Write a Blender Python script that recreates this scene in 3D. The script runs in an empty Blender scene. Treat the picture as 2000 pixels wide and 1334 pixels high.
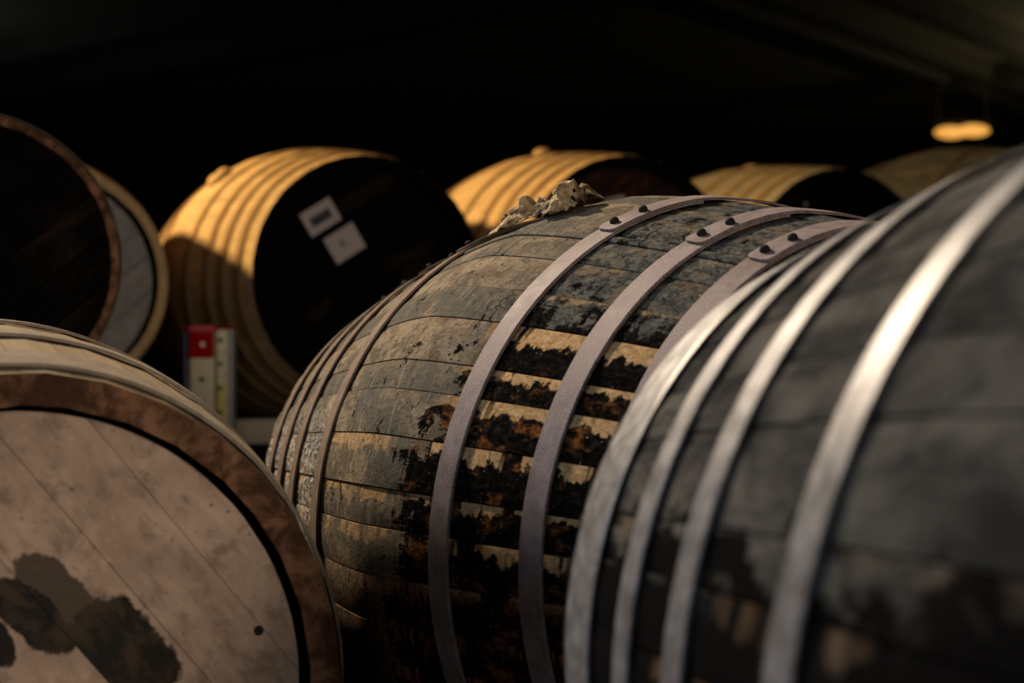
import bpy, bmesh, math, random
from mathutils import Vector, Matrix, noise
PI = math.pi
R = math.radians
rnd = random.Random(7)
SC = bpy.context.scene
COL = SC.collection
FZ = 0.70                                   # camera height above the floor

# ------------------------------------------------------------------ camera, exposure, world, big lights
cd = bpy.data.cameras.new('camera'); cam = bpy.data.objects.new('camera', cd); COL.objects.link(cam)
cam.location = (0, 0, FZ)
cam.rotation_euler = (PI/2 + 0.0074, 0, 0)
cd.sensor_width = 36; cd.lens = 3018.6/2000*36
cd.clip_start = 0.02
cd.dof.use_dof = True; cd.dof.focus_distance = 1.62; cd.dof.aperture_fstop = 4.4; cd.dof.aperture_blades = 9
SC.camera = cam
vs = SC.view_settings
vs.view_transform = 'Standard'; vs.look = 'None'; vs.gamma = 1; vs.exposure = 0; vs.use_curve_mapping = False
SC.cycles.use_denoising = True
w = bpy.data.worlds.new('hall'); SC.world = w; w.use_nodes = True
w.node_tree.nodes['Background'].inputs[0].default_value = (.6, .7, 1, 1)
w.node_tree.nodes['Background'].inputs[1].default_value = 0.0006

def area(name, loc, target, size, power, color, size_y=None, spread=180):
    l = bpy.data.lights.new(name, 'AREA'); l.energy = power; l.color = color; l.size = size; l.spread = R(spread)
    if size_y: l.shape = 'RECTANGLE'; l.size_y = size_y
    o = bpy.data.objects.new(name, l); COL.objects.link(o)
    o.location = loc
    o.rotation_euler = (Vector(target) - Vector(loc)).to_track_quat('-Z', 'Y').to_euler()
    return o
def point(name, loc, power, color, size=.15):
    l = bpy.data.lights.new(name, 'POINT'); l.energy = power; l.color = color; l.shadow_soft_size = size
    o = bpy.data.objects.new(name, l); COL.objects.link(o); o.location = loc
area('hall_lamp_back', (-4.4, 4.3, FZ+2.6), (-.3, 4.3, FZ+.2), .3, 40, (1, .64, .26), spread=50)
area('hall_lamp_middle', (-2.3, 4.3, FZ+3.1), (.2, 1.5, FZ-.1), .3, 33, (1, .82, .62), spread=40)
area('side_cool_fill', (-3.6, .7, FZ+1.3), (.4, .9, FZ-.1), .9, 10, (.66, .80, 1), 1.2, spread=60)  # cool fill light added to tint the hoops blue; no window here
area('doorway_light', (-.5, -2.4, FZ+.8), (.1, 1.6, FZ-.2), .8, 5, (.95, .93, .92), 1.2, spread=100)
area('front_door_light', (2.3, -2.6, FZ+1.0), (-.4, 2.6, FZ-.05), .7, 17, (1, .83, .66), 1.0, spread=80)
point('far_fill_right', (10, 24, FZ+3.5), 105, (1, .85, .5))  # unseen point light added to brighten the ceiling at right
point('far_fill_left', (-9.5, 22, FZ+3.6), 25, (.9, .95, 1))  # unseen point light added to lift the faint beam at upper left

# ------------------------------------------------------------------ materials
class NT:
    def __init__(s, name):
        s.m = bpy.data.materials.new(name); s.m.use_nodes = True
        s.t = s.m.node_tree; s.t.nodes.clear()
        s.out = s.t.nodes.new('ShaderNodeOutputMaterial')
        s.b = s.t.nodes.new('ShaderNodeBsdfPrincipled'); s.l(s.b.outputs[0], s.out.inputs[0])
    def l(s, a, b): s.t.links.new(a, b)
    def put(s, sock, v):
        if v is None: return
        if hasattr(v, 'is_linked') or isinstance(v, bpy.types.NodeSocket): s.l(v, sock)
        else:
            if isinstance(v, (tuple, list)) and len(v) == 3 and sock.type == 'RGBA': v = (*v, 1)
            sock.default_value = v
    def uv(s, name):
        n = s.t.nodes.new('ShaderNodeUVMap'); n.uv_map = name; return n.outputs[0]
    def obj(s): return s.t.nodes.new('ShaderNodeTexCoord').outputs['Object']
    def rand(s): return s.t.nodes.new('ShaderNodeObjectInfo').outputs['Random']
    def sep(s, v):
        n = s.t.nodes.new('ShaderNodeSeparateXYZ'); s.l(v, n.inputs[0]); return n.outputs
    def comb(s, x, y, z=0.):
        n = s.t.nodes.new('ShaderNodeCombineXYZ')
        for i, q in enumerate((x, y, z)): s.put(n.inputs[i], q)
        return n.outputs[0]
    def math(s, op, a, b=None, clamp=False):
        n = s.t.nodes.new('ShaderNodeMath'); n.operation = op; n.use_clamp = clamp
        s.put(n.inputs[0], a); s.put(n.inputs[1], b); return n.outputs[0]
    def step(s, v, a, b, lo=0., hi=1.):
        n = s.t.nodes.new('ShaderNodeMapRange'); n.interpolation_type = 'SMOOTHSTEP'
        if a > b: a, b, lo, hi = b, a, hi, lo
        for i, q in enumerate((v, a, b, lo, hi)): s.put(n.inputs[i], q)
        return n.outputs[0]
    def noise(s, vec, scale=(1, 1, 1), off=None, detail=5, rough=.6, dist=0.):
        mp = s.t.nodes.new('ShaderNodeMapping'); s.l(vec, mp.inputs[0]); mp.inputs['Scale'].default_value = scale
        if off is not None: s.put(mp.inputs['Location'], off)
        n = s.t.nodes.new('ShaderNodeTexNoise'); n.inputs['Scale'].default_value = 1
        n.inputs['Detail'].default_value = detail; n.inputs['Roughness'].default_value = rough; n.inputs['Distortion'].default_value = dist
        s.l(mp.outputs[0], n.inputs['Vector']); return n.outputs[0]
    def vor(s, vec, scale, feat='DISTANCE_TO_EDGE'):
        mp = s.t.nodes.new('ShaderNodeMapping'); s.l(vec, mp.inputs[0]); mp.inputs['Scale'].default_value = scale
        n = s.t.nodes.new('ShaderNodeTexVoronoi'); n.feature = feat; n.inputs['Scale'].default_value = 1
        s.l(mp.outputs[0], n.inputs['Vector']); return n.outputs['Distance']
    def mix(s, f, a, b):
        n = s.t.nodes.new('ShaderNodeMix'); n.data_type = 'RGBA'
        s.put(n.inputs[0], f); s.put(n.inputs[6], a); s.put(n.inputs[7], b); return n.outputs[2]
    def bump(s, h, strength, dist=.002):
        n = s.t.nodes.new('ShaderNodeBump'); n.inputs['Strength'].default_value = strength; n.inputs['Distance'].default_value = dist
        s.l(h, n.inputs['Height']); s.l(n.outputs[0], s.b.inputs['Normal'])
    def fin(s, col, rough, metal=0., spec=.5):
        s.put(s.b.inputs['Base Color'], col); s.put(s.b.inputs['Roughness'], rough)
        s.put(s.b.inputs['Metallic'], metal); s.put(s.b.inputs['Specular IOR Level'], spec); return s.m

def plain(name, col, rough=.6, metal=0., var=.25, scale=20, spec=.4):
    n = NT(name); o = n.obj(); f = n.noise(o, (scale,)*3)
    d = tuple(c*(1-var) for c in col); e = tuple(min(1, c*(1+var)) for c in col)
    n.bump(f, .3, .001)
    return n.fin(n.mix(f, d, e), rough, metal, spec)

def mat_weathered():
    """focus barrel: dusty grey-brown wood, patches of tarry black paint, tan bare edges, dark drips"""
    n = NT('weathered_tarred_oak'); uv = n.uv('uv'); st = n.uv('st'); r = n.rand()
    mul = lambda a, b: n.math('MULTIPLY', a, b)
    add = lambda a, b: n.math('ADD', a, b)
    cen = lambda a, k: n.math('MULTIPLY', n.math('SUBTRACT', a, .5), k)
    U, V, _ = n.sep(uv); E = n.sep(st)[1]; V = n.math('ABSOLUTE', V)
    offr = n.comb(mul(r, 37.), mul(r, 11.))
    blot = n.noise(uv, (9, 16, 1), None, 6, .62, .4)
    blot2 = n.noise(uv, (26, 38, 1), offr, 7, .68, .5)
    grain = n.noise(uv, (14, 300, 1), offr, 4, .6, .3)
    saw = n.noise(uv, (210, 22, 1), offr, 4, .65, .6)
    drip = n.noise(uv, (60, 5, 1), (3, 1, 0), 5, .6, .3)
    lump = n.noise(uv, (110, 150, 1), None, 7, .72, .6)
    fine = n.noise(uv, (420, 480, 1), None, 3, .7)
    near = n.step(add(U, cen(blot2, .10)), .085, .17)
    # dusty brown to grey-olive
    base = n.mix(n.step(blot2, .39, .62), (.110, .088, .060), (.295, .232, .160))
    base = n.mix(n.step(add(blot, mul(r, .25)), .52, .68), base, (.105, .096, .076))
    base = n.mix(n.step(lump, .46, .34, 0, .7), base, (.05, .04, .03))
    base = n.mix(n.step(saw, .54, .70, 0, .5), base, (.33, .285, .225))
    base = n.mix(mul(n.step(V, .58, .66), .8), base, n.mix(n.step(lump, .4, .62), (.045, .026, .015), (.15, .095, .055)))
    # grey-green rubbed paint on the near half
    g = add(add(blot2, cen(saw, .35)), mul(near, .10))
    base = n.mix(mul(n.step(g, .47, .60), n.step(U, .02, .17, .25, 1)), base, n.mix(n.step(lump, .4, .62), (.026, .028, .028), (.095, .098, .092)))
    # tarry black on the near half below the shoulder, and low down everywhere
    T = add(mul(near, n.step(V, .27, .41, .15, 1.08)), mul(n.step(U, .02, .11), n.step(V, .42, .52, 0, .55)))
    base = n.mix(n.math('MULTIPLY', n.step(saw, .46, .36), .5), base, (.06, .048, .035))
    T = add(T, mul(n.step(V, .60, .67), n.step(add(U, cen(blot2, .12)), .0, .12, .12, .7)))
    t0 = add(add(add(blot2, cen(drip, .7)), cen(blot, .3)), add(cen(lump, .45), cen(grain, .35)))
    tar_shade = n.step(add(t0, mul(T, .52)), .685, .735)
    brown = n.step(n.noise(uv, (20, 30, 1), (7, 3, 0), 5, .65), .52, .64)
    tarc = n.mix(n.step(lump, .44, .70), (.004, .0035, .003), (.020, .017, .014))
    tarc = n.mix(mul(brown, n.step(V, .36, .46)), tarc, n.mix(n.step(lump, .4, .6), (.05, .02, .008), (.17, .07, .022)))
    col = n.mix(tar_shade, base, tarc)
    # bare tan wood along the upper edge of the staves
    en = add(add(E, cen(r, .35)), add(cen(n.noise(uv, (45, 45, 1), offr, 4, .65), 1.0), cen(drip, .5)))
    alongn = add(n.noise(uv, (13, 2, 1), offr, 4, .6), mul(near, .05))
    tan = mul(n.step(mul(en, -1.), -.29, -.19), n.step(alongn, .45, .50))
    tan = mul(tan, add(mul(near, n.step(V, .27, .36)), n.step(V, .43, .5, .12, .8)))
    tan = mul(tan, n.step(V, .64, .60))
    tcol = n.mix(n.step(lump, .35, .65), (.25, .148, .068), (.43, .295, .155))
    col = n.mix(n.math('MINIMUM', tan, 1.), col, tcol)
    # flame-like red-orange flakes at stave edges low down
    fl = n.noise(uv, (170, 26, 1), offr, 4, .6, .8)
    fmask = mul(n.step(add(E, cen(fl, 1.6)), .62, .30), n.step(fl, .50, .60))
    fmask = mul(mul(fmask, n.step(V, .615, .64)), n.step(n.noise(uv, (11, 7, 1), (2, 2, 0), 3), .42, .52))
    col = n.mix(fmask, col, n.mix(fine, (.16, .035, .010), (.34, .13, .045)))
    red = mul(n.step(V, .62, .70), n.step(n.noise(uv, (60, 26, 1), (5, 5, 0), 5, .7), .53, .64))
    col = n.mix(mul(red, n.step(U, .16, .02, .25, .8)), col, (.13, .062, .028))
    white = mul(mul(n.step(U, -.125, -.19), n.step(n.math('ABSOLUTE', n.math('SUBTRACT', V, .54)), .12, .03)), n.step(lump, .48, .60))
    col = n.mix(mul(white, .8), col, (.50, .48, .44))
    dot = mul(n.step(n.noise(uv, (330, 330, 1), (1, 6, 0), 1, .5), .74, .78), .8)
    col = n.mix(dot, col, (.5, .47, .42))
    # transverse knife cracks, splits and chips
    cw = n.noise(uv, (20, 30, 1), offr, 3, .6)
    cv = n.comb(add(U, mul(cw, .06)), add(V, mul(cw, .05)), mul(r, 7.))
    vcr = n.vor(cv, (30, 9, 1))
    crack = mul(n.step(vcr, .035, 0), n.step(n.noise(uv, (26, 14, 1), (9, 2, 0), 3), .57, .63))
    chips = n.step(n.noise(uv, (80, 170, 1), offr, 4, .65), .655, .70)
    dark = n.math('MAXIMUM', crack, chips)
    col = n.mix(dark, col, (.012, .010, .008))
    h = add(mul(grain, .25), mul(blot2, .8)); h = add(h, mul(lump, 1.9)); h = add(h, mul(saw, .5)); h = add(h, mul(fine, .5))
    h = n.math('SUBTRACT', h, mul(dark, .8))
    n.bump(h, .8, .0042)
    return n.fin(col, n.mix(tar_shade, (.9,)*3, (.75,)*3), 0, .0)

def mat_stave(name, light, mid, dark, dk=.5, rough=.7, tint=(.2, .09, .04), tintamt=.2, bump=.5, spec=.2):
    n = NT(name); uv = n.uv('uv'); r = n.rand()
    offr = n.comb(n.math('MULTIPLY', r, 37.), n.math('MULTIPLY', r, 11.))
    a = n.noise(uv, (7, 14, 1), offr, 5, .6, .3); g = n.noise(uv, (9, 190, 1), offr, 4, .6)
    d = n.noise(uv, (38, 5, 1), (2, 4, 0), 5, .6)
    c = n.mix(n.step(n.math('ADD', a, n.math('MULTIPLY', r, .2)), .42, .75), mid, light)
    c = n.mix(n.math('MULTIPLY', n.step(g, .5, .75), .5), c, mid)
    c = n.mix(n.step(n.math('ADD', d, n.math('MULTIPLY', a, .4)), 1.12-dk*.5, 1.0-dk*.5+.25), c, dark)
    c = n.mix(n.math('MULTIPLY', n.step(a, .55, .65), tintamt), c, tint)
    n.bump(n.math('ADD', g, a), bump, .002)
    return n.fin(c, rough, 0, spec)

def mat_black():
    """nearest barrel: dark painted oak, greyer and dusty on the shoulder, tar and painted-in shade low down, a bare brown streak"""
    n = NT('black_painted_oak'); uv = n.uv('uv'); st = n.uv('st'); r = n.rand(); U, V, _ = n.sep(uv); E = n.sep(st)[1]; V = n.math('ABSOLUTE', V)
    mul = lambda a, b: n.math('MULTIPLY', a, b)
    offr = n.comb(mul(r, 37.), mul(r, 11.))
    a = n.noise(uv, (8, 14, 1), offr, 6, .62, .4); b = n.noise(uv, (24, 34, 1), offr, 6, .65, .5); g = n.noise(uv, (10, 200, 1), offr, 4, .6)
    c = n.mix(n.step(a, .36, .66), (.018, .017, .0155), (.070, .064, .054))
    c = n.mix(mul(n.step(b, .50, .66), .8), c, (.020, .020, .020))
    c = n.mix(mul(n.step(g, .55, .75), .4), c, (.12, .11, .095))
    tar_shade = n.step(n.math('ADD', n.math('ADD', a, mul(n.math('SUBTRACT', b, .5), .6)), n.math('ADD', n.step(V, .40, .58, -.1, .42), n.step(U, -.12, .06, 0, .16))), .60, .74)  # mask mixes tar patches with painted shade on the lower, nearer side
    c = n.mix(tar_shade, c, (.0045, .004, .0036))
    tan = mul(n.step(n.math('ADD', E, mul(n.math('SUBTRACT', b, .5), 1.2)), .34, .16), n.step(n.noise(uv, (11, 2, 1), offr, 4, .6), .52, .60))
    c = n.mix(mul(mul(tan, .45), mul(n.step(V, .40, .50), n.step(U, -.12, .0, 1, .35))), c, (.10, .062, .035))
    n.bump(n.math('ADD', b, g), .5, .002)
    return n.fin(c, .8, 0, 0.)

def mat_rim():
    n = NT('brown_rim_wood'); o = n.obj()
    a = n.noise(o, (26, 26, 26), None, 6, .65, .5); b = n.noise(o, (70, 70, 70), (3, 1, 2), 5, .65)
    c = n.mix(n.step(a, .38, .64), (.050, .022, .012), (.21, .105, .058)); c = n.mix(n.math('MULTIPLY', n.step(b, .5, .66), .6), c, (.045, .022, .013))
    n.bump(b, .3, .001); return n.fin(c, .7, 0, .05)

def mat_metal(name, col, dark, rust, rough=.45, metal=.7, speck=.5, spec=.3):
    n = NT(name); uv = n.uv('uv'); r = n.rand()
    a = n.noise(uv, (60, 45, 1), n.comb(n.math('MULTIPLY', r, 9.), 0.), 5, .65); f = n.noise(uv, (700, 700, 1), None, 2, .6)
    b = n.noise(uv, (10, 6, 1), n.comb(n.math('MULTIPLY', r, 5.), 2.), 4)
    c = n.mix(n.step(a, .3, .7), dark, col)
    c = n.mix(n.math('MULTIPLY', n.step(f, .45, .65), speck), c, tuple(min(1, q*1.9) for q in col))
    c = n.mix(n.math('MULTIPLY', n.step(b, .5, .7), .6), c, rust)
    n.bump(n.math('ADD', f, a), .25, .0006)
    return n.fin(c, n.step(a, .2, .8, rough-.08, rough+.12), metal, spec)

def mat_head(name, light, mid, dark, stain=None, rough=.75, grain_amt=.3, smear=None, spec=.3, ang=.7, mottle=.5):
    n = NT(name); o = n.obj(); x, y, z = n.sep(o); r = n.rand()
    mul = lambda a, b: n.math('MULTIPLY', a, b)
    ca, sa = math.cos(ang), math.sin(ang)
    p = n.math('ADD', mul(y, ca), mul(z, sa)); q = n.math('SUBTRACT', mul(z, ca), mul(y, sa))
    pq = n.comb(p, q, mul(r, 3.)); flat = n.comb(p, q)
    a = n.noise(pq, (9, 11, 1), None, 6, .65, .5); g = n.noise(pq, (12, 150, 1), None, 4, .6)
    b = n.noise(pq, (30, 46, 1), (4, 2, 1), 6, .68, .4); f = n.noise(flat, (120, 140, 1), None, 4, .65)
    c = n.mix(n.step(a, .35, .68), mid, light)
    c = n.mix(mul(n.step(b, .46, .68), mottle), c, tuple(k*.62 for k in mid))
    c = n.mix(mul(n.step(b, .44, .30), mottle*.7), c, tuple(min(1, k*1.12) for k in light))
    c = n.mix(mul(n.step(g, .5, .72), grain_amt), c, dark)
    c = n.mix(mul(n.step(f, .62, .70), mottle), c, dark)
    if smear:
        c = n.mix(n.step(n.noise(pq, (5, 8, 1), (3, 1, 0), 5, .6, .5), .53, .68), c, smear)
    if stain:
        no = n.noise(flat, (24, 24, 1), (1, 1, 0), 6, .68); m = 0.
        for (cy, cz, rp, rq, t, amt, clip) in stain:
            cp, cq = cy*ca + cz*sa, cz*ca - cy*sa; ct, st = math.cos(t), math.sin(t)
            dp = n.math('SUBTRACT', p, cp); dq = n.math('SUBTRACT', q, cq)
            u = n.math('DIVIDE', n.math('ADD', mul(dp, ct), mul(dq, st)), rp)
            v = n.math('DIVIDE', n.math('SUBTRACT', mul(dq, ct), mul(dp, st)), rq)
            d = n.math('SQRT', n.math('ADD', mul(u, u), mul(v, v)))
            d = n.math('ADD', d, mul(n.math('SUBTRACT', no, .5), 1.2))
            k = mul(n.step(d, 1.06, .94), amt)
            if clip is not None: k = mul(k, n.step(q, clip-.0008, clip+.0004))
            m = n.math('MAXIMUM', m, k)
        c = n.mix(m, c, n.mix(n.step(b, .42, .62), (.008, .0055, .003), (.042, .026, .013)))
    n.bump(n.math('ADD', b, g), .3, .0015)
    return n.fin(c, rough, 0, spec)

M = {}
M['tarred'] = mat_weathered()
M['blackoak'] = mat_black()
M['blackrim_shade'] = plain('black_rim_croze_shade', (.004, .0035, .003), .8, 0, .3, 30, 0.)  # back-row rim paint; also puts croze shade into the inner stave walls
M['beige'] = mat_stave('pale_dusty_oak', (.26, .205, .135), (.18, .138, .09), (.08, .055, .035), .3, .8, (.3, .18, .1), .2, .5, 0.)
M['rimwood'] = mat_rim()
M['gold'] = mat_stave('golden_weathered_oak', (.50, .35, .18), (.36, .245, .12), (.10, .065, .035), .35, .7, (.3, .16, .06), .25)
M['tan'] = mat_stave('tan_weathered_oak', (.27, .235, .165), (.20, .17, .115), (.08, .06, .04), .3, .7, (.35, .2, .1), .2)
M['olive'] = mat_stave('greyed_oak', (.082, .082, .068), (.056, .054, .044), (.025, .02, .014), .4, .7, (.25, .12, .05), .35)
M['hoop_grey'] = mat_metal('dull_galvanised_hoop', (.145, .115, .110), (.075, .058, .058), (.075, .053, .042), .66, .12, .5, .07)
M['hoop_brown'] = mat_metal('dusty_brown_hoop', (.145, .110, .083), (.10, .074, .056), (.11, .078, .054), .85, 0., .3, .0)
M['hoop_rust'] = mat_metal('dark_rusty_hoop', (.10, .075, .06), (.065, .05, .04), (.09, .06, .04), .85, .1, .1, .1)
M['hoop_bright'] = mat_metal('bright_steel_hoop', (.17, .162, .16), (.095, .09, .087), (.085, .066, .05), .42, .56, .15, .2)
M['hoop_tan'] = mat_metal('rust_tan_hoop', (.25, .17, .085), (.19, .125, .062), (.19, .10, .04), .8, .0, .1, .05)
M['hoop_pale'] = mat_metal('pale_galvanised_hoop', (.24, .20, .155), (.17, .135, .10), (.16, .11, .07), .8, 0., .2, .0)
M['rivet_dark'] = plain('blackened_rivet', (.012, .010, .009), .8, 0, .5, 300, .05)
M['rivet_grey'] = plain('grey_rivet', (.3, .29, .27), .4, .6, .3, 300)
M['head_pink'] = mat_head('pinkish_oak_head', (.47, .335, .245), (.33, .225, .16), (.13, .082, .052),
                          [(.080, .030, .056, .040, 0, 1., .0647), (.036, .078, .054, .022, 0, .86, .0647), (.012, .072, .044, .018, .1, 1., None), (-.012, .050, .020, .012, -.3, 1., None), (.197, .045, .004, .004, 0, 1., None)],
                          ang=R(-51), grain_amt=.12, mottle=.85)
M['head_black'] = mat_head('black_painted_head', (.0030, .0026, .0022), (.0020, .0018, .0015), (.0015, .0015, .0015), None, .7, .2, (.015, .009, .005), .02)
M['head_rust'] = mat_head('black_head_rusty', (.03, .010, .005), (.008, .005, .004), (.003, .003, .003), None, .6, .2, (.085, .024, .008), .1)
M['head_grey'] = mat_head('grey_washed_head', (.27, .26, .25), (.19, .185, .18), (.07, .075, .075), None, .6, .25)
M['paper'] = plain('off_white_paper', (.40, .335, .33), .7, 0, .05, 60)
M['ink'] = plain('dark_print', (.03, .03, .036), .7, 0, .2, 90)
M['ink_purple'] = plain('faded_purple_print', (.20, .14, .19), .7, 0, .3, 200)
M['bungwood'] = plain('dusty_bung', (.40, .27, .12), .8, 0, .3, 60)

def link(name, me, mat, parent=None, smooth=True):
    if isinstance(me, bmesh.types.BMesh):
        bm = me; me = bpy.data.meshes.new(name); bm.to_mesh(me); bm.free()
    if mat and not me.materials: me.materials.append(mat)
    if smooth:
        me.polygons.foreach_set('use_smooth', [True]*len(me.polygons))
    o = bpy.data.objects.new(name, me); COL.objects.link(o)
    if parent: o.parent = parent
    return o
def tag(o, label, cat, group=None):
    o['label'] = label; o['category'] = cat
    if group: o['group'] = group
    return o
def empty(name, loc, rz=0):
    o = bpy.data.objects.new(name, None); COL.objects.link(o); o.empty_display_size = .1
    o.location = loc; o.rotation_euler = (0, 0, rz); return o
def sharp(o, ang=35):
    o.data.set_sharp_from_angle(angle=R(ang)); return o
def box(bm, lo, hi, bev=0.):
    vs_ = bmesh.ops.create_cube(bm, size=1)['verts']
    for v in vs_:
        v.co = Vector([lo[i] + (v.co[i]+.5)*(hi[i]-lo[i]) for i in range(3)])
    if bev:
        es = list({e for v in vs_ for e in v.link_edges})
        bmesh.ops.bevel(bm, geom=es, offset=bev, segments=2, affect='EDGES', profile=.6)
def boxobj(name, lo, hi, mat, parent=None, bev=.002):
    bm = bmesh.new(); box(bm, lo, hi, bev); return sharp(link(name, bm, mat, parent))
def struct(o): o['kind'] = 'structure'; return o

# ------------------------------------------------------------------ room shell
DD = R(51.5)                                # direction of the hall's roof beams
Mdark = plain('soot_dark_wall', (.006, .006, .005), .9, 0, .4, 2)
Mfloor = plain('dark_earth_floor', (.010, .009, .008), .9, 0, .5, 3)
Mceil = plain('dim_plaster_ceiling', (.10, .09, .055), .9, 0, .3, 1.5)
Mbeam = plain('dark_roof_beam', (.035, .03, .02), .9, 0, .4, 2)
CZ = FZ + 5.0
hall = (-16, -8, 26, 44)
def slab(name, lo, hi, m): return struct(boxobj(name, lo, hi, m, None, 0))
slab('floor', (hall[0], hall[1], -.1), (hall[2], hall[3], 0), Mfloor)
ceil = slab('ceiling', (hall[0], hall[1], CZ), (hall[2], hall[3], CZ+.1), Mceil)
slab('wall_left', (hall[0]-.2, hall[1], 0), (hall[0], hall[3], CZ), Mdark)
slab('wall_right', (hall[2], hall[1], 0), (hall[2]+.2, hall[3], CZ), Mdark)
slab('wall_back', (hall[0], hall[3], 0), (hall[2], hall[3]+.2, CZ), Mdark)
slab('wall_front', (hall[0], hall[1]-.2, 0), (hall[2], hall[1], CZ), Mdark)

# ------------------------------------------------------------------ barrels
BR, BL, BRH, BPW = .38, .535, .278, 1.3628
HOOPS = (.4484, .3589, .2672, .1363); HW = .0295
def prof(u, P): return P['R'] - (P['R']-P['Rh'])*(min(1., abs(u)/P['L']))**P['pw']

def stave_mesh(P, t0, t1, dr, nu, na):
    """one stave between angles t0..t1 (radians from straight up, towards the camera side), with chamfered edges"""
    L, th = P['L'], P['th']; bm = bmesh.new()
    uvl = bm.loops.layers.uv.new('uv'); stl = bm.loops.layers.uv.new('st')
    us = [-L + 2*L*i/nu for i in range(nu+1)]
    gap = P['gap']/P['R']; ch = P['ch']/P['R']
    cols = [(0., gap, -.010)] + [(f, gap + ch + (t1-t0-2*gap-2*ch)*f, None) for f in [i/na for i in range(na+1)]] + [(1., t1-t0-gap, -.010)]
    rows = []; info = {}
    for i, u in enumerate(us):
        r = prof(u, P) + dr; out = []
        end = i in (0, nu)
        for (f, a, d) in cols:
            rr = r + (d if d is not None else (-.0006 if f in (0., 1.) else .0004*math.sin(PI*f)))
            t = t0 + a
            v = bm.verts.new((u, -rr*math.sin(t), rr*math.cos(t))); info[v] = (u, t*P['R'], f); out.append(v)
        ui = u - math.copysign(P['chiv'], u) if end else u
        ri = r - th
        for a, f in ((t1-t0-gap, 1.), (gap, 0.)):
            t = t0 + a
            v = bm.verts.new((ui, -ri*math.sin(t), ri*math.cos(t))); info[v] = (u, t*P['R'], f); out.append(v)
        rows.append(out)
    n = len(rows[0])
    for i in range(nu):
        for j in range(n):
            k = (j+1) % n
            fc = bm.faces.new((rows[i][j], rows[i][k], rows[i+1][k], rows[i+1][j]))
            if j == n-2: fc.material_index = 2
    bm.faces.new(rows[0][::-1]).material_index = 1; bm.faces.new(rows[-1]).material_index = 1
    bmesh.ops.recalc_face_normals(bm, faces=bm.faces[:])
    for fc in bm.faces:
        for lp in fc.loops:
            q = info[lp.vert]; lp[uvl].uv = (q[0], q[1] - (2*PI*P['R'] if t0 > PI else 0)); lp[stl].uv = (q[0], q[2])
    return bm

def hoop_mesh(P, ua, ub, t=.0028, lap0=R(28), lift=.0018, seg=120, lap=R(19)):
    """band from ua to ub; starts as a rounded tongue at angle lap0 lying over its own other end"""
    bm = bmesh.new(); uvl = bm.loops.layers.uv.new('uv'); info = {}
    tot = 2*PI + lap; n = seg
    angs = [0, .004, .010, .018, .028] + [.028 + (tot-.028)*i/n for i in range(1, n+1)]
    rows = []; hw = (ub-ua)/2; um = (ua+ub)/2
    for s in angs:
        off = t if s < lap else t*max(0, 1-(s-lap)/.15)
        kk = min(1., s/.028); wd = hw*(math.sqrt(max(0, 1-(1-kk)**2))*.55+.45)
        th_ = lap0 - s
        row = []
        for (du, dr) in ((-1, 0), (-1, t*.7), (-.93, t), (.93, t), (1, t*.7), (1, 0)):
            u = um + du*wd; r = prof(u, P) + lift + off + dr
            v = bm.verts.new((u, -r*math.sin(th_), r*math.cos(th_))); info[v] = (u, th_*P['R']); row.append(v)
        rows.append(row)
    for i in range(len(rows)-1):
        for j in range(6):
            k = (j+1) % 6
            bm.faces.new((rows[i][j], rows[i][k], rows[i+1][k], rows[i+1][j]))
    bm.faces.new(rows[0][::-1]); bm.faces.new(rows[-1])
    bmesh.ops.recalc_face_normals(bm, faces=bm.faces[:])
    for fc in bm.faces:
        for lp in fc.loops: lp[uvl].uv = info[lp.vert]
    return bm

_riv = {}
def rivet(P, u, th_, mat, parent, rad=.0055, h=.0065, name='rivet'):
    key = (rad, h, mat.name)
    if key not in _riv:
        bm = bmesh.new()
        rings = [(1, -.004), (1, h*.35), (.92, h*.6), (.68, h*.87), (.3, h)]; prev = None; rr = []
        for (k, z) in rings:
            rr.append([bm.verts.new((rad*k*math.cos(2*PI*i/10), rad*k*math.sin(2*PI*i/10), z)) for i in range(10)])
        for a, b in zip(rr, rr[1:]):
            for i in range(10): bm.faces.new((a[i], a[(i+1) % 10], b[(i+1) % 10], b[i]))
        bm.faces.new(rr[-1]); bm.faces.new(rr[0][::-1])
        me = bpy.data.meshes.new('rivet'); bm.to_mesh(me); bm.free(); me.materials.append(mat)
        me.polygons.foreach_set('use_smooth', [True]*len(me.polygons)); _riv[key] = me
    o = bpy.data.objects.new(name, _riv[key]); COL.objects.link(o); o.parent = parent
    r = prof(u, P) + .0018 + .0028*2
    o.location = (u, -r*math.sin(th_), r*math.cos(th_)); o.rotation_euler = (th_, 0, 0)
    return o

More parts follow.
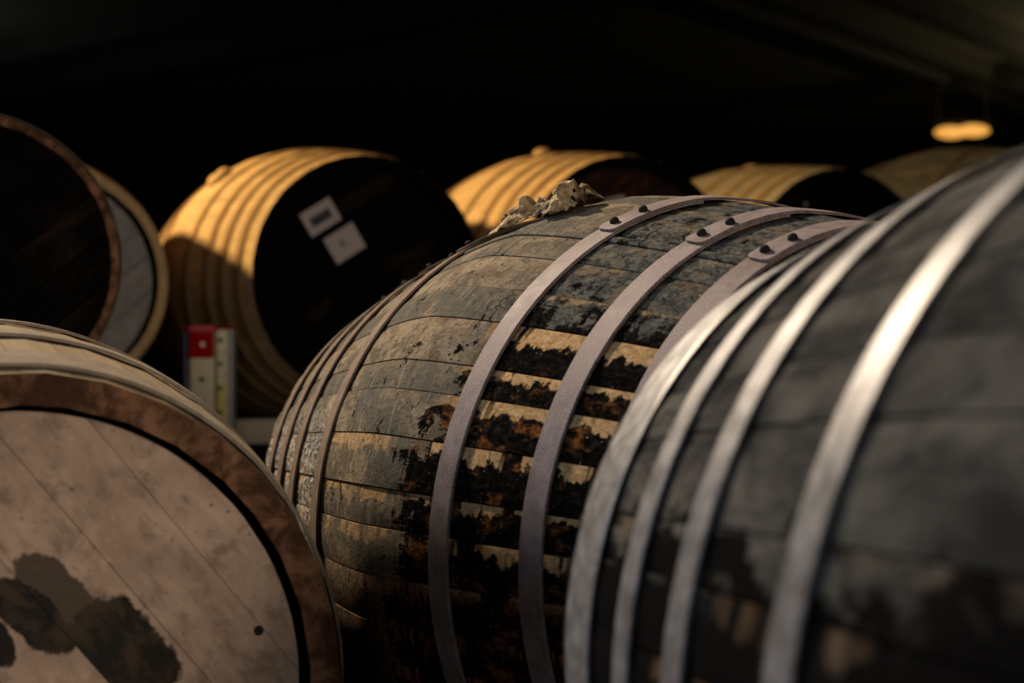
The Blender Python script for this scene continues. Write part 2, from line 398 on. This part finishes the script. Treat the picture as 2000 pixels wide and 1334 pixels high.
def head_boards(P, root, mat, end, nb, ang, cuts=None):
    """head of tight boards set in the croze, clipped to the round"""
    rec = P['rec']; L = P['L']; u1 = L-rec; rr = prof(u1, P) - P['th'] - P['hg']
    edges = [-rr + 2*rr*i/nb + (rnd.uniform(-.008, .008) if 0 < i < nb else 0) for i in range(nb+1)]
    if cuts: edges = [-rr] + list(cuts) + [rr]; nb = len(cuts)+1
    for i in range(nb):
        a, b = edges[i]+P['bg'], edges[i+1]-P['bg']
        pts = []
        N = 14
        a_, b_ = max(a, -rr*.9995), min(b, rr*.9995)
        for k in range(N+1):
            q = a_ + (b_-a_)*k/N; pts.append((math.sqrt(max(0, rr*rr-q*q)), q))
        for k in range(N, -1, -1):
            q = a_ + (b_-a_)*k/N; pts.append((-math.sqrt(max(0, rr*rr-q*q)), q))
        bm = bmesh.new(); dz = rnd.uniform(-.0008, .0008)
        ca, sa = math.cos(ang), math.sin(ang)
        def ring(u, inset):
            out = []
            mid = (a+b)/2
            for (p, q) in pts:
                q2 = q + (inset if q < mid else -inset)*(abs(q-mid)/max(1e-6, (b-a)/2))
                p2 = p*(1-inset/rr)
                out.append(bm.verts.new((end*u, p2*ca - q2*sa, p2*sa + q2*ca)))
            return out
        r0 = ring(u1-.022, 0); r1 = ring(u1-.0016+dz, 0); r2 = ring(u1+dz, .0003 + 1.5*P['bg'])
        n = len(pts)
        for A_, B_ in ((r0, r1), (r1, r2)):
            for k in range(n): bm.faces.new((A_[k], A_[(k+1) % n], B_[(k+1) % n], B_[k]))
        bm.faces.new(r2); bm.faces.new(r0[::-1])
        bmesh.ops.recalc_face_normals(bm, faces=bm.faces[:])
        link('head_board', bm, mat, root, False)

def barrel(label, c, yaw, tilt=0., s=1., R_=None, Rh=None, L=None, pw=BPW, mats=('gold', 'hoop_tan', 'head_black'), rim=None,
           seams=None, n_st=40, hoops=None, lap=R(28), rivs=None, rough=.0008, nu=18, na=2, hoop_t=.0028, head_ang=.7, nb=7, rivmat='rivet_dark',
           group=None, th=.027, rec=.037, ch=.0006, gap=.00012, chiv=.010, board_gap=.0006, head_edges=None, head_gap=-.002):
    P = dict(R=R_ or BR*s, Rh=Rh or BRH*s, L=L or BL*s, pw=pw, th=th, ch=ch, gap=gap, rec=rec, chiv=chiv, bg=board_gap, hg=head_gap)
    root = empty('barrel', (0, 0, 0))
    a = Vector((math.cos(yaw)*math.cos(tilt), -math.sin(yaw)*math.cos(tilt), math.sin(tilt)))
    y = Vector((0, 0, 1)).cross(a).normalized(); z = a.cross(y)
    cc = Vector((c[0], c[1], c[2]+FZ))
    P['shift'] = 0
    m = Matrix((a, y, z)).transposed().to_4x4()
    root.matrix_world = Matrix.Translation(cc - z*(P['R'])) @ m
    tag(root, label, 'barrel', group)
    up = Matrix.Translation((0, 0, P['R']))
    kids = []
    if seams is None:
        seams = [2*PI*i/n_st + rnd.uniform(-.25, .25)*2*PI/n_st for i in range(n_st)]
    seams = sorted(seams)
    for i, t0 in enumerate(seams):
        t1 = seams[i+1] if i+1 < len(seams) else seams[0] + 2*PI
        bm = stave_mesh(P, t0, t1, rnd.uniform(-rough, rough), nu, na)
        o = link('stave', bm, M[mats[0]], root); o.data.materials.append(M[rim or mats[0]]); o.data.materials.append(M['blackrim_shade']); sharp(o, 30)
    hs = []
    for (ua, ub, mt) in (hoops or []):
        hm = mt or mats[1]
        l0 = lap + rnd.uniform(-.02, .02)
        bm = hoop_mesh(P, ua, ub, hoop_t, l0)
        h = sharp(link('hoop', bm, M[hm], root), 18); hs.append((h, ua, ub))
        for k, dt in enumerate(rivs or (R(2.6), R(8))):
            rivet(P, (ua+ub)/2 + (.003 if k else -.002), l0-dt, M[rivmat], h, *((.0050, .0055) if ua > 0 else (.0042, .0042)))
    for end in (1, -1):
        head_boards(P, root, M[mats[2]], end, nb if end == 1 else 3, head_ang, head_edges if end == 1 else None)
    for ch in root.children: ch.location = (0, 0, P['R'])
    return root, P

def sym_hoops(s=1., us=HOOPS, hw=HW):
    out = []
    for u in us: out += [(-(u+hw)*s, -u*s, None), (u*s, (u+hw)*s, None)]
    return out

# --- the barrel in focus
sd = [30.0, 36.3, 44.2, 51.0, 59.3, 64.5, 72.2, 80.5, 86.5, 94.0, 101.5, 108, 116, 124]
t = 124.
while t < 124 + 262: 
    t += rnd.uniform(6.2, 8.6); sd.append(t)
sd = [q for q in sd if q < 386] + [23.2+360-0 if False else 388.]
seamB = [R(q) for q in sd]
B, PB = barrel('big weathered barrel in sharp focus with torn sacking on top and grey hoops',
               (.1684, 1.7938, -.1996), 1.0434, .0029, 1., mats=('tarred', 'hoop_grey', 'head_black'), seams=seamB, nu=40, na=4,
               hoops=[(-(u+HW), -u, 'hoop_brown') for u in HOOPS] + [(u, u+HW, None) for u in HOOPS], lap=R(28.3), rough=.0016)
# --- near right barrel
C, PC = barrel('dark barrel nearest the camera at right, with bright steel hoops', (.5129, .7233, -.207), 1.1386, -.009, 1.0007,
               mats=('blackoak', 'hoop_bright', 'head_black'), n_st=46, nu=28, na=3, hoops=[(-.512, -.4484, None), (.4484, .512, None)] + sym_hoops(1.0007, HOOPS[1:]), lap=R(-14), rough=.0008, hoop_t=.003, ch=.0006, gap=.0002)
# --- near left barrel, pale head towards us
A, PA = barrel('pale barrel at lower left with a stained pinkish head and brown rim', (-.5571, 1.5636, -.2816), 1.1246, .0084,
               R_=.3136, Rh=.2631, L=.4036, pw=2.0, mats=('beige', 'hoop_pale', 'head_pink'), rim='rimwood', n_st=34, nu=24,
               hoops=[(-.395, -.36, None), (-.27, -.24, None), (-.14, -.115, None), (.115, .14, None), (.235, .262, None), (.345, .392, None)],
               lap=R(-150), head_ang=R(-51), head_edges=(-.1764, -.1161, -.0558, .0045, .0647, .125, .1855), th=.0255, rec=.018, head_gap=.0095, ch=.0003, gap=.00008, rough=.0002, chiv=.0005, board_gap=.00003)

def cask(label, c, yaw, s, rh, mats, lap=R(205), hoop_kw=HOOPS, group=None, **kw):
    kw.setdefault('rim', 'blackrim_shade'); kw.setdefault('ch', .0005); kw.setdefault('gap', .0001)
    return barrel(label, c, yaw, 0, s, Rh=BRH*s*rh, mats=mats, hoops=sym_hoops(s, hoop_kw), lap=lap, group=group, **kw)
bk = None
D, PD = cask('golden barrel with two paper labels on its black head', (-.5943, 4.3373, .1882), 1.098, .9891, 1.12, ('gold', 'hoop_tan', 'head_black'), head_ang=R(33))
Eb, PE = cask('golden barrel behind the torn sacking, its black head tinged with rust', (.1048, 4.6653, .2098), 1.1598, 1.0126, 1.1458, ('gold', 'hoop_tan', 'head_rust'))
F, PF = cask('pale tan barrel with plain black head, second from right in the back row', (.772, 5.0976, .2204), 1.1689, 1.019, 1.1546, ('tan', 'hoop_tan', 'head_black'))
G, PG = cask('large greyish barrel at the right end of the back row, below the lamp', (1.5555, 5.4262, .274), .9767, 1.1746, 1.0242, ('olive', 'hoop_rust', 'head_black'))
H, PH = cask('barrel at far left with a large flat black head and thin pale rim', (-1.0633, 2.889, .1496), 1.1303, .8619, .9838, ('blackoak', 'hoop_rust', 'head_black'), R_=.272, hoop_kw=(.505, .3589, .2672, .1363), th=.0125, rec=.004, rim='rimwood', chiv=.001)
I, PI_ = cask('barrel with recessed grey head, half hidden behind the far left black head', (-1.3571, 4.1432, .1766), 1.0278, .9822, .9927, ('gold', 'hoop_tan', 'head_grey'), th=.02, rec=.06, rim='gold', head_gap=.016)  # wide head gap shaped as a dark crescent in place of the rim's shadow

# bungs on the back barrels
def bung(root, P, u, th_, rad, h):
    bm = bmesh.new()
    rr = []
    for (k, z) in ((1.15, -.012), (1.1, h*.3), (.95, h*.75), (.7, h), (.3, h*1.03)):
        rr.append([bm.verts.new((rad*k*math.cos(2*PI*i/14)*(1+.12*math.sin(3*i+z*90)), rad*k*math.sin(2*PI*i/14), z*(1+.15*math.sin(i*1.7)))) for i in range(14)])
    for a_, b_ in zip(rr, rr[1:]):
        for i in range(14): bm.faces.new((a_[i], a_[(i+1) % 14], b_[(i+1) % 14], b_[i]))
    bm.faces.new(rr[-1]); bm.faces.new(rr[0][::-1])
    o = link('bung', bm, M['bungwood'], root)
    r = prof(u, P)
    o.location = (u, -r*math.sin(th_), P['R'] + r*math.cos(th_)); o.rotation_euler = (th_, 0, 0)
    return o
bung(D, PD, .03, R(40), .036, .016); bung(Eb, PE, 0, R(2), .028, .020); bung(F, PF, 0, R(-4), .03, .012)

# paper labels on the heads
def head_patch(name, root, P, y0, z0, w_, h_, ang, mat, lift=.001, parent=None, t=.0008):
    bm = bmesh.new(); box(bm, (0, -w_/2, -h_/2), (t, w_/2, h_/2), 0)
    o = link(name, bm, mat, root if parent is None else parent, False)
    if parent is None:
        o.location = (P['L']-P['rec']+lift, y0, P['R']+z0); o.rotation_euler = (ang, 0, 0)
    else: o.location = (t, y0, z0)
    return o
l1 = head_patch('paper_label', D, PD, -.120, .150, .092, .064, R(32), M['paper']); l1['label'] = 'white paper label with a dark printed block'
head_patch('print_block', D, PD, 0, -.002, .060, .024, 0, M['ink'], parent=l1)
l2 = head_patch('paper_label', D, PD, -.056, .087, .090, .072, R(32), M['paper']); l2['label'] = 'plain white paper label with a faint purple mark'
head_patch('print_mark', D, PD, -.006, .002, .015, .015, .4, M['ink_purple'], parent=l2)
head_patch('paper_label', Eb, PE, -.028, .196, .06, .036, R(14), M['paper'])
head_patch('paper_label', F, PF, -.108, .221, .008, .014, R(10), M['paper'])

# ------------------------------------------------------------------ torn sacking on top of the barrel in focus
def sacking():
    bm = bmesh.new(); NX, NY = 84, 34
    keys = [(0, .003), (.06, .011), (.14, .020), (.22, .021), (.30, .026), (.38, .038), (.44, .036), (.50, .024), (.56, .010), (.62, .012), (.70, .018), (.80, .030), (.88, .044), (.93, .042), (.97, .022), (1, .012)]
    wid = [(0, .006), (.15, .024), (.4, .030), (.55, .018), (.7, .022), (.9, .030), (1, .022)]
    def ip(K, x):
        for (a_, va), (b_, vb) in zip(K, K[1:]):
            if x <= b_: return va + (vb-va)*(x-a_)/(b_-a_)
        return K[-1][1]
    u0, u1, t0, t1 = -.104, .034, 23.6, 18.2
    g = []
    for i in range(NX+1):
        x = i/NX; row = []
        for j in range(NY+1):
            y = j/NY*2-1
            wv = Vector((x*9, y*2.6, 3)); nz = noise.noise(wv); nz2 = noise.noise(Vector((x*13, y*4, 9))); nz3 = .25*noise.noise(Vector((x*40, y*14, 1)))
            hgt = .66*ip(keys, min(1, max(0, x+.02*nz)))
            k = max(0., 1-abs(y+.2*math.sin(x*14)*(1-abs(y)))**1.4)
            crease = abs(noise.noise(Vector((x*7+y*1.5, y*2.2, 5))))
            hh = hgt*k*(.9 + .35*nz) + .007*(nz2*.5+.25)*k + .003*nz3 - .010*max(0, .22-crease)/.22*k + .0025
            across = y*1.25*ip(wid, x)*(1+.35*nz) + .006*nz2
            u = u0 + (u1-u0)*x + .004*nz2 + .003*nz3
            th_ = R(t0 + (t1-t0)*x) + across/.38
            r = prof(u, PB) + .004 + max(hh, .0015)
            row.append(bm.verts.new((u, -r*math.sin(th_), r*math.cos(th_))))
        g.append(row)
    for i in range(NX):
        for j in range(NY):
            x = i/NX; y = j/NY*2-1
            if (abs(y) > .88 or x > .95 or x < .03) and noise.noise(Vector((x*30, y*9, 40))) > .2: continue
            bm.faces.new((g[i][j], g[i][j+1], g[i+1][j+1], g[i+1][j]))
    loose = [v for v in bm.verts if not v.link_faces]; bmesh.ops.delete(bm, geom=loose, context='VERTS')
    n = NT('dry_sacking'); o = n.obj()
    a = n.noise(o, (40, 40, 40), None, 6, .7); b = n.noise(o, (500, 500, 500), None, 2)
    c = n.mix(n.step(a, .40, .62), (.07, .046, .024), (.33, .24, .135)); c = n.mix(n.math('MULTIPLY', n.step(b, .5, .7), .4), c, (.06, .045, .03))
    n.bump(n.math('ADD', a, b), .6, .0015)
    ob = link('sacking_scrap', bm, n.fin(c, .9, 0, .1))
    ob.matrix_world = B.matrix_world @ Matrix.Translation((0, 0, PB['R']))
    md = ob.modifiers.new('thickness', 'SOLIDIFY'); md.thickness = .0012; md.offset = 0
    tag(ob, 'crumpled scrap of torn dry sacking on top of the barrel in focus', 'cloth')
bpy.context.view_layer.update()
sacking()

# ------------------------------------------------------------------ rails under the rows
Mrail = plain('pale_timber_rail', (.38, .33, .26), .8, 0, .2, 25)
Mrail2 = plain('dark_timber_rail', (.05, .042, .034), .9, 0, .3, 25)
def rail(label, p0, yaw, l0, l1, top, depth, width, mat, legs, group=None):
    """a bearer along the row direction through p0, on short legs down to the floor"""
    rx = math.pi/2 - yaw
    root = empty('rail', (p0[0], p0[1], 0), rx); tag(root, label, 'rail', group)
    boxobj('beam', (l0, -width/2, top+FZ-depth), (l1, width/2, top+FZ), mat, root, .004)
    if top+FZ-depth > .03:
        for lx in legs: boxobj('leg', (lx-.05, -width/2+.005, 0), (lx+.05, width/2-.005, top+FZ-depth), Mrail2, root, .003)
    return root
def on_axis(c, yaw, u): return (c[0]+math.cos(yaw)*u, c[1]-math.sin(yaw)*u)
yb = 1.125
rail('pale timber rail between the ruled post and the barrel in focus', on_axis((-.5943, 4.3373), 1.098, .30), yb, -1.15, 2.75, -.170, .062, .06, Mrail, (-1.0, .45, 1.3, 2.5))
rail('dark timber rail behind the pale one, under the far half of the back row', on_axis((-.5943, 4.3373), 1.098, -.30), yb, -1.15, 2.75, -.192, .062, .05, Mrail2, (-1.0, .45, 1.3, 2.5))
for q, wh in ((.22, 'near'), (-.22, 'far')):
    rail(f'dark timber rail under the {wh} half of the far left barrel with the black head', on_axis((-1.0633, 2.889), 1.13, q), 1.13, -.34, .30, -.120, .07, .06, Mrail2, (-.28, .24))
for q, wh in ((.24, 'near'), (-.24, 'far')):
    rail(f'dark timber rail under the {wh} half of the barrel in focus', on_axis((.1684, 1.7938), 1.0434, q), 1.0434, -.30, .40, -.564, .12, .07, Mrail2, ())
    rail(f'dark timber rail under the {wh} half of the nearest right barrel', on_axis((.5129, .7233), 1.1386, q), 1.1386, -.35, .35, -.574, .12, .07, Mrail2, ())
for q, wh in ((.19, 'near'), (-.19, 'far')):
    rail(f'dark timber rail under the {wh} half of the pale lower left barrel', on_axis((-.5571, 1.5636), 1.1246, q), 1.1246, -.35, .30, -.598, .10, .07, Mrail2, ())

# ------------------------------------------------------------------ ruled post with the red top
def ruled_post():
    z0 = 3.72; k = z0/3018.6
    def X(px): return (px-1000)*k
    def Z(py): return FZ + (690-py)*k
    root = empty('ruled_post', (X(400), z0, 0))
    tag(root, 'slim pale post with red top and black tick marks, behind the lower left barrel', 'post')
    ox = X(400)
    red = plain('red_paint', (.30, .003, .006), .6, 0, .1, 40, .05); pink = plain('red_cap_highlight', (.50, .07, .09), .5, 0, .1, 60, .2)  # cap is a paler red: highlight from above put into its colour
    cream = plain('cream_board', (.62, .56, .40), .6, 0, .12, 30); blue = plain('blue_grey_steel', (.10, .115, .19), .5, .3, .2, 30)
    grey = plain('grey_steel', (.28, .29, .28), .5, .3, .2, 30); black = plain('black_mark', (.02, .02, .02), .7, 0, .2, 90); yel = plain('yellow_scale', (.60, .53, .16), .6, 0, .1, 30)
    white = plain('white_mark', (.75, .7, .68), .6, 0, .1, 30)
    def fx(name, xa, xb, ya, yb, d0, d1, m, bev=.0015, par=root):
        o = boxobj(name, (X(xa)-ox, d0, Z(yb) if yb else 0), (X(xb)-ox, d1, Z(ya)), m, par, bev); return o
    fx('front_board', 375, 421, 645, None, -.020, .02, cream)
    rb = fx('red_panel', 374, 421.5, 649, 700, -.026, -.020, red)
    fx('dot', 396, 404, 669, 678, -.0275, -.026, white, .0005, rb)
    fb = fx('side_board', 425.5, 446, 645, None, -.012, .03, cream)
    fx('scale_strip', 427, 443, 748, None, -.0145, -.012, yel, .0005)
    fx('edge_strip', 447, 455, 644, None, -.008, .05, grey)
    fx('back_flange', 359.5, 371, 646, None, 0, .05, blue)
    fx('web', 360, 454, 648, None, .03, .05, blue)
    cp = fx('cap', 374, 422, 637, 648, -.030, .022, pink); fx('cap_plate', 356, 457, 637.5, 641.5, -.01, .054, red)
    for i, y in enumerate((741, 788, 835)): fx('tick_mark', 393, 402, y-4, y+5, -.0215, -.020, black, .0003)
    for i, y in enumerate((665, 711, 759, 806, 853)): fx('tick_mark', 428, 438, y-3, y+3, -.0160, -.012, black, .0003)
    for i, y in enumerate((665+24, 711+24, 759+24, 806+24)): fx('tick_mark', 440, 444, y-1.5, y+1.5, -.0160, -.012, black, .0003)
ruled_post()

# ------------------------------------------------------------------ ceiling beams and the far lamp
def beam_between(p, q, wd, dp):
    p, q = Vector(p), Vector(q); d = q-p; ln = d.length
    o = boxobj('beam', (0, -wd/2, -dp), (ln, wd/2, 0), Mbeam, ceil, 0)
    o.location = (p.x, p.y, CZ); o.rotation_euler = (0, 0, math.atan2(d.y, d.x)); return o
def cpt(px, py):                            # point of the ceiling seen at a pixel of the photograph
    z_ = 5.0*3018.6/(690-py); return ((px-1000)/3018.6*z_, z_, 0)
d1 = Vector((math.cos(DD), math.sin(DD), 0)); d2 = Vector((-d1.y, d1.x, 0))
for (px, py, wd) in ((1500, 20, .35), (1760, 60, .3), (1905, 45, .22), (1700, -60, .3), (1300, -60, .3)):
    c = Vector(cpt(px, py)); 
    beam_between(c-d1*7, c+d1*12, wd, .30)
for (px, py, wd) in ((100, 62, .35), (900, -10, .4), (1480, 180, .4)):
    c = Vector(cpt(px, py)); beam_between(c-d2*14, c+d2*14, wd, .35)

def lamp():
    z0 = 13.; k = z0/3018.6
    c = Vector(((1880-1000)*k, z0, FZ+(690-257)*k))
    root = empty('pendant_lamp', c); tag(root, 'glowing warm twin-tube lamp hanging at far right', 'lamp')
    dk = plain('lamp_housing_black', (.003, .003, .003), .9, 0, .2, 20, 0.)
    boxobj('housing', (-.26, -.04, .062), (.26, .04, .085), dk, root, .01)
    for sx in (-.2, .2): boxobj('wire', (sx-.0015, -.0015, .085), (sx+.0015, .0015, CZ-c.z), M['rivet_dark'], root, 0)
    em = bpy.data.materials.new('lamp_glow'); em.use_nodes = True; b = em.node_tree.nodes['Principled BSDF']
    b.inputs['Base Color'].default_value = (.02, .02, .02, 1); b.inputs['Emission Color'].default_value = (.87, .38, .062, 1); b.inputs['Emission Strength'].default_value = 1.0; b.inputs['Specular IOR Level'].default_value = 0
    for (x, z) in ((-.095, -.008), (.095, .008)):
        bm = bmesh.new(); bmesh.ops.create_uvsphere(bm, u_segments=20, v_segments=12, radius=1)
        for v in bm.verts: v.co = Vector((v.co.x*.14, v.co.y*.05, v.co.z*.055))
        o = link('bulb', bm, em, root); o.location = (x, 0, z)
    l = bpy.data.lights.new('pendant_glow', 'POINT'); l.energy = 30; l.color = (1, .75, .35); l.shadow_soft_size = .2
    lo = bpy.data.objects.new('pendant_glow', l); COL.objects.link(lo); lo.location = c + Vector((0, -.3, .0))
lamp()
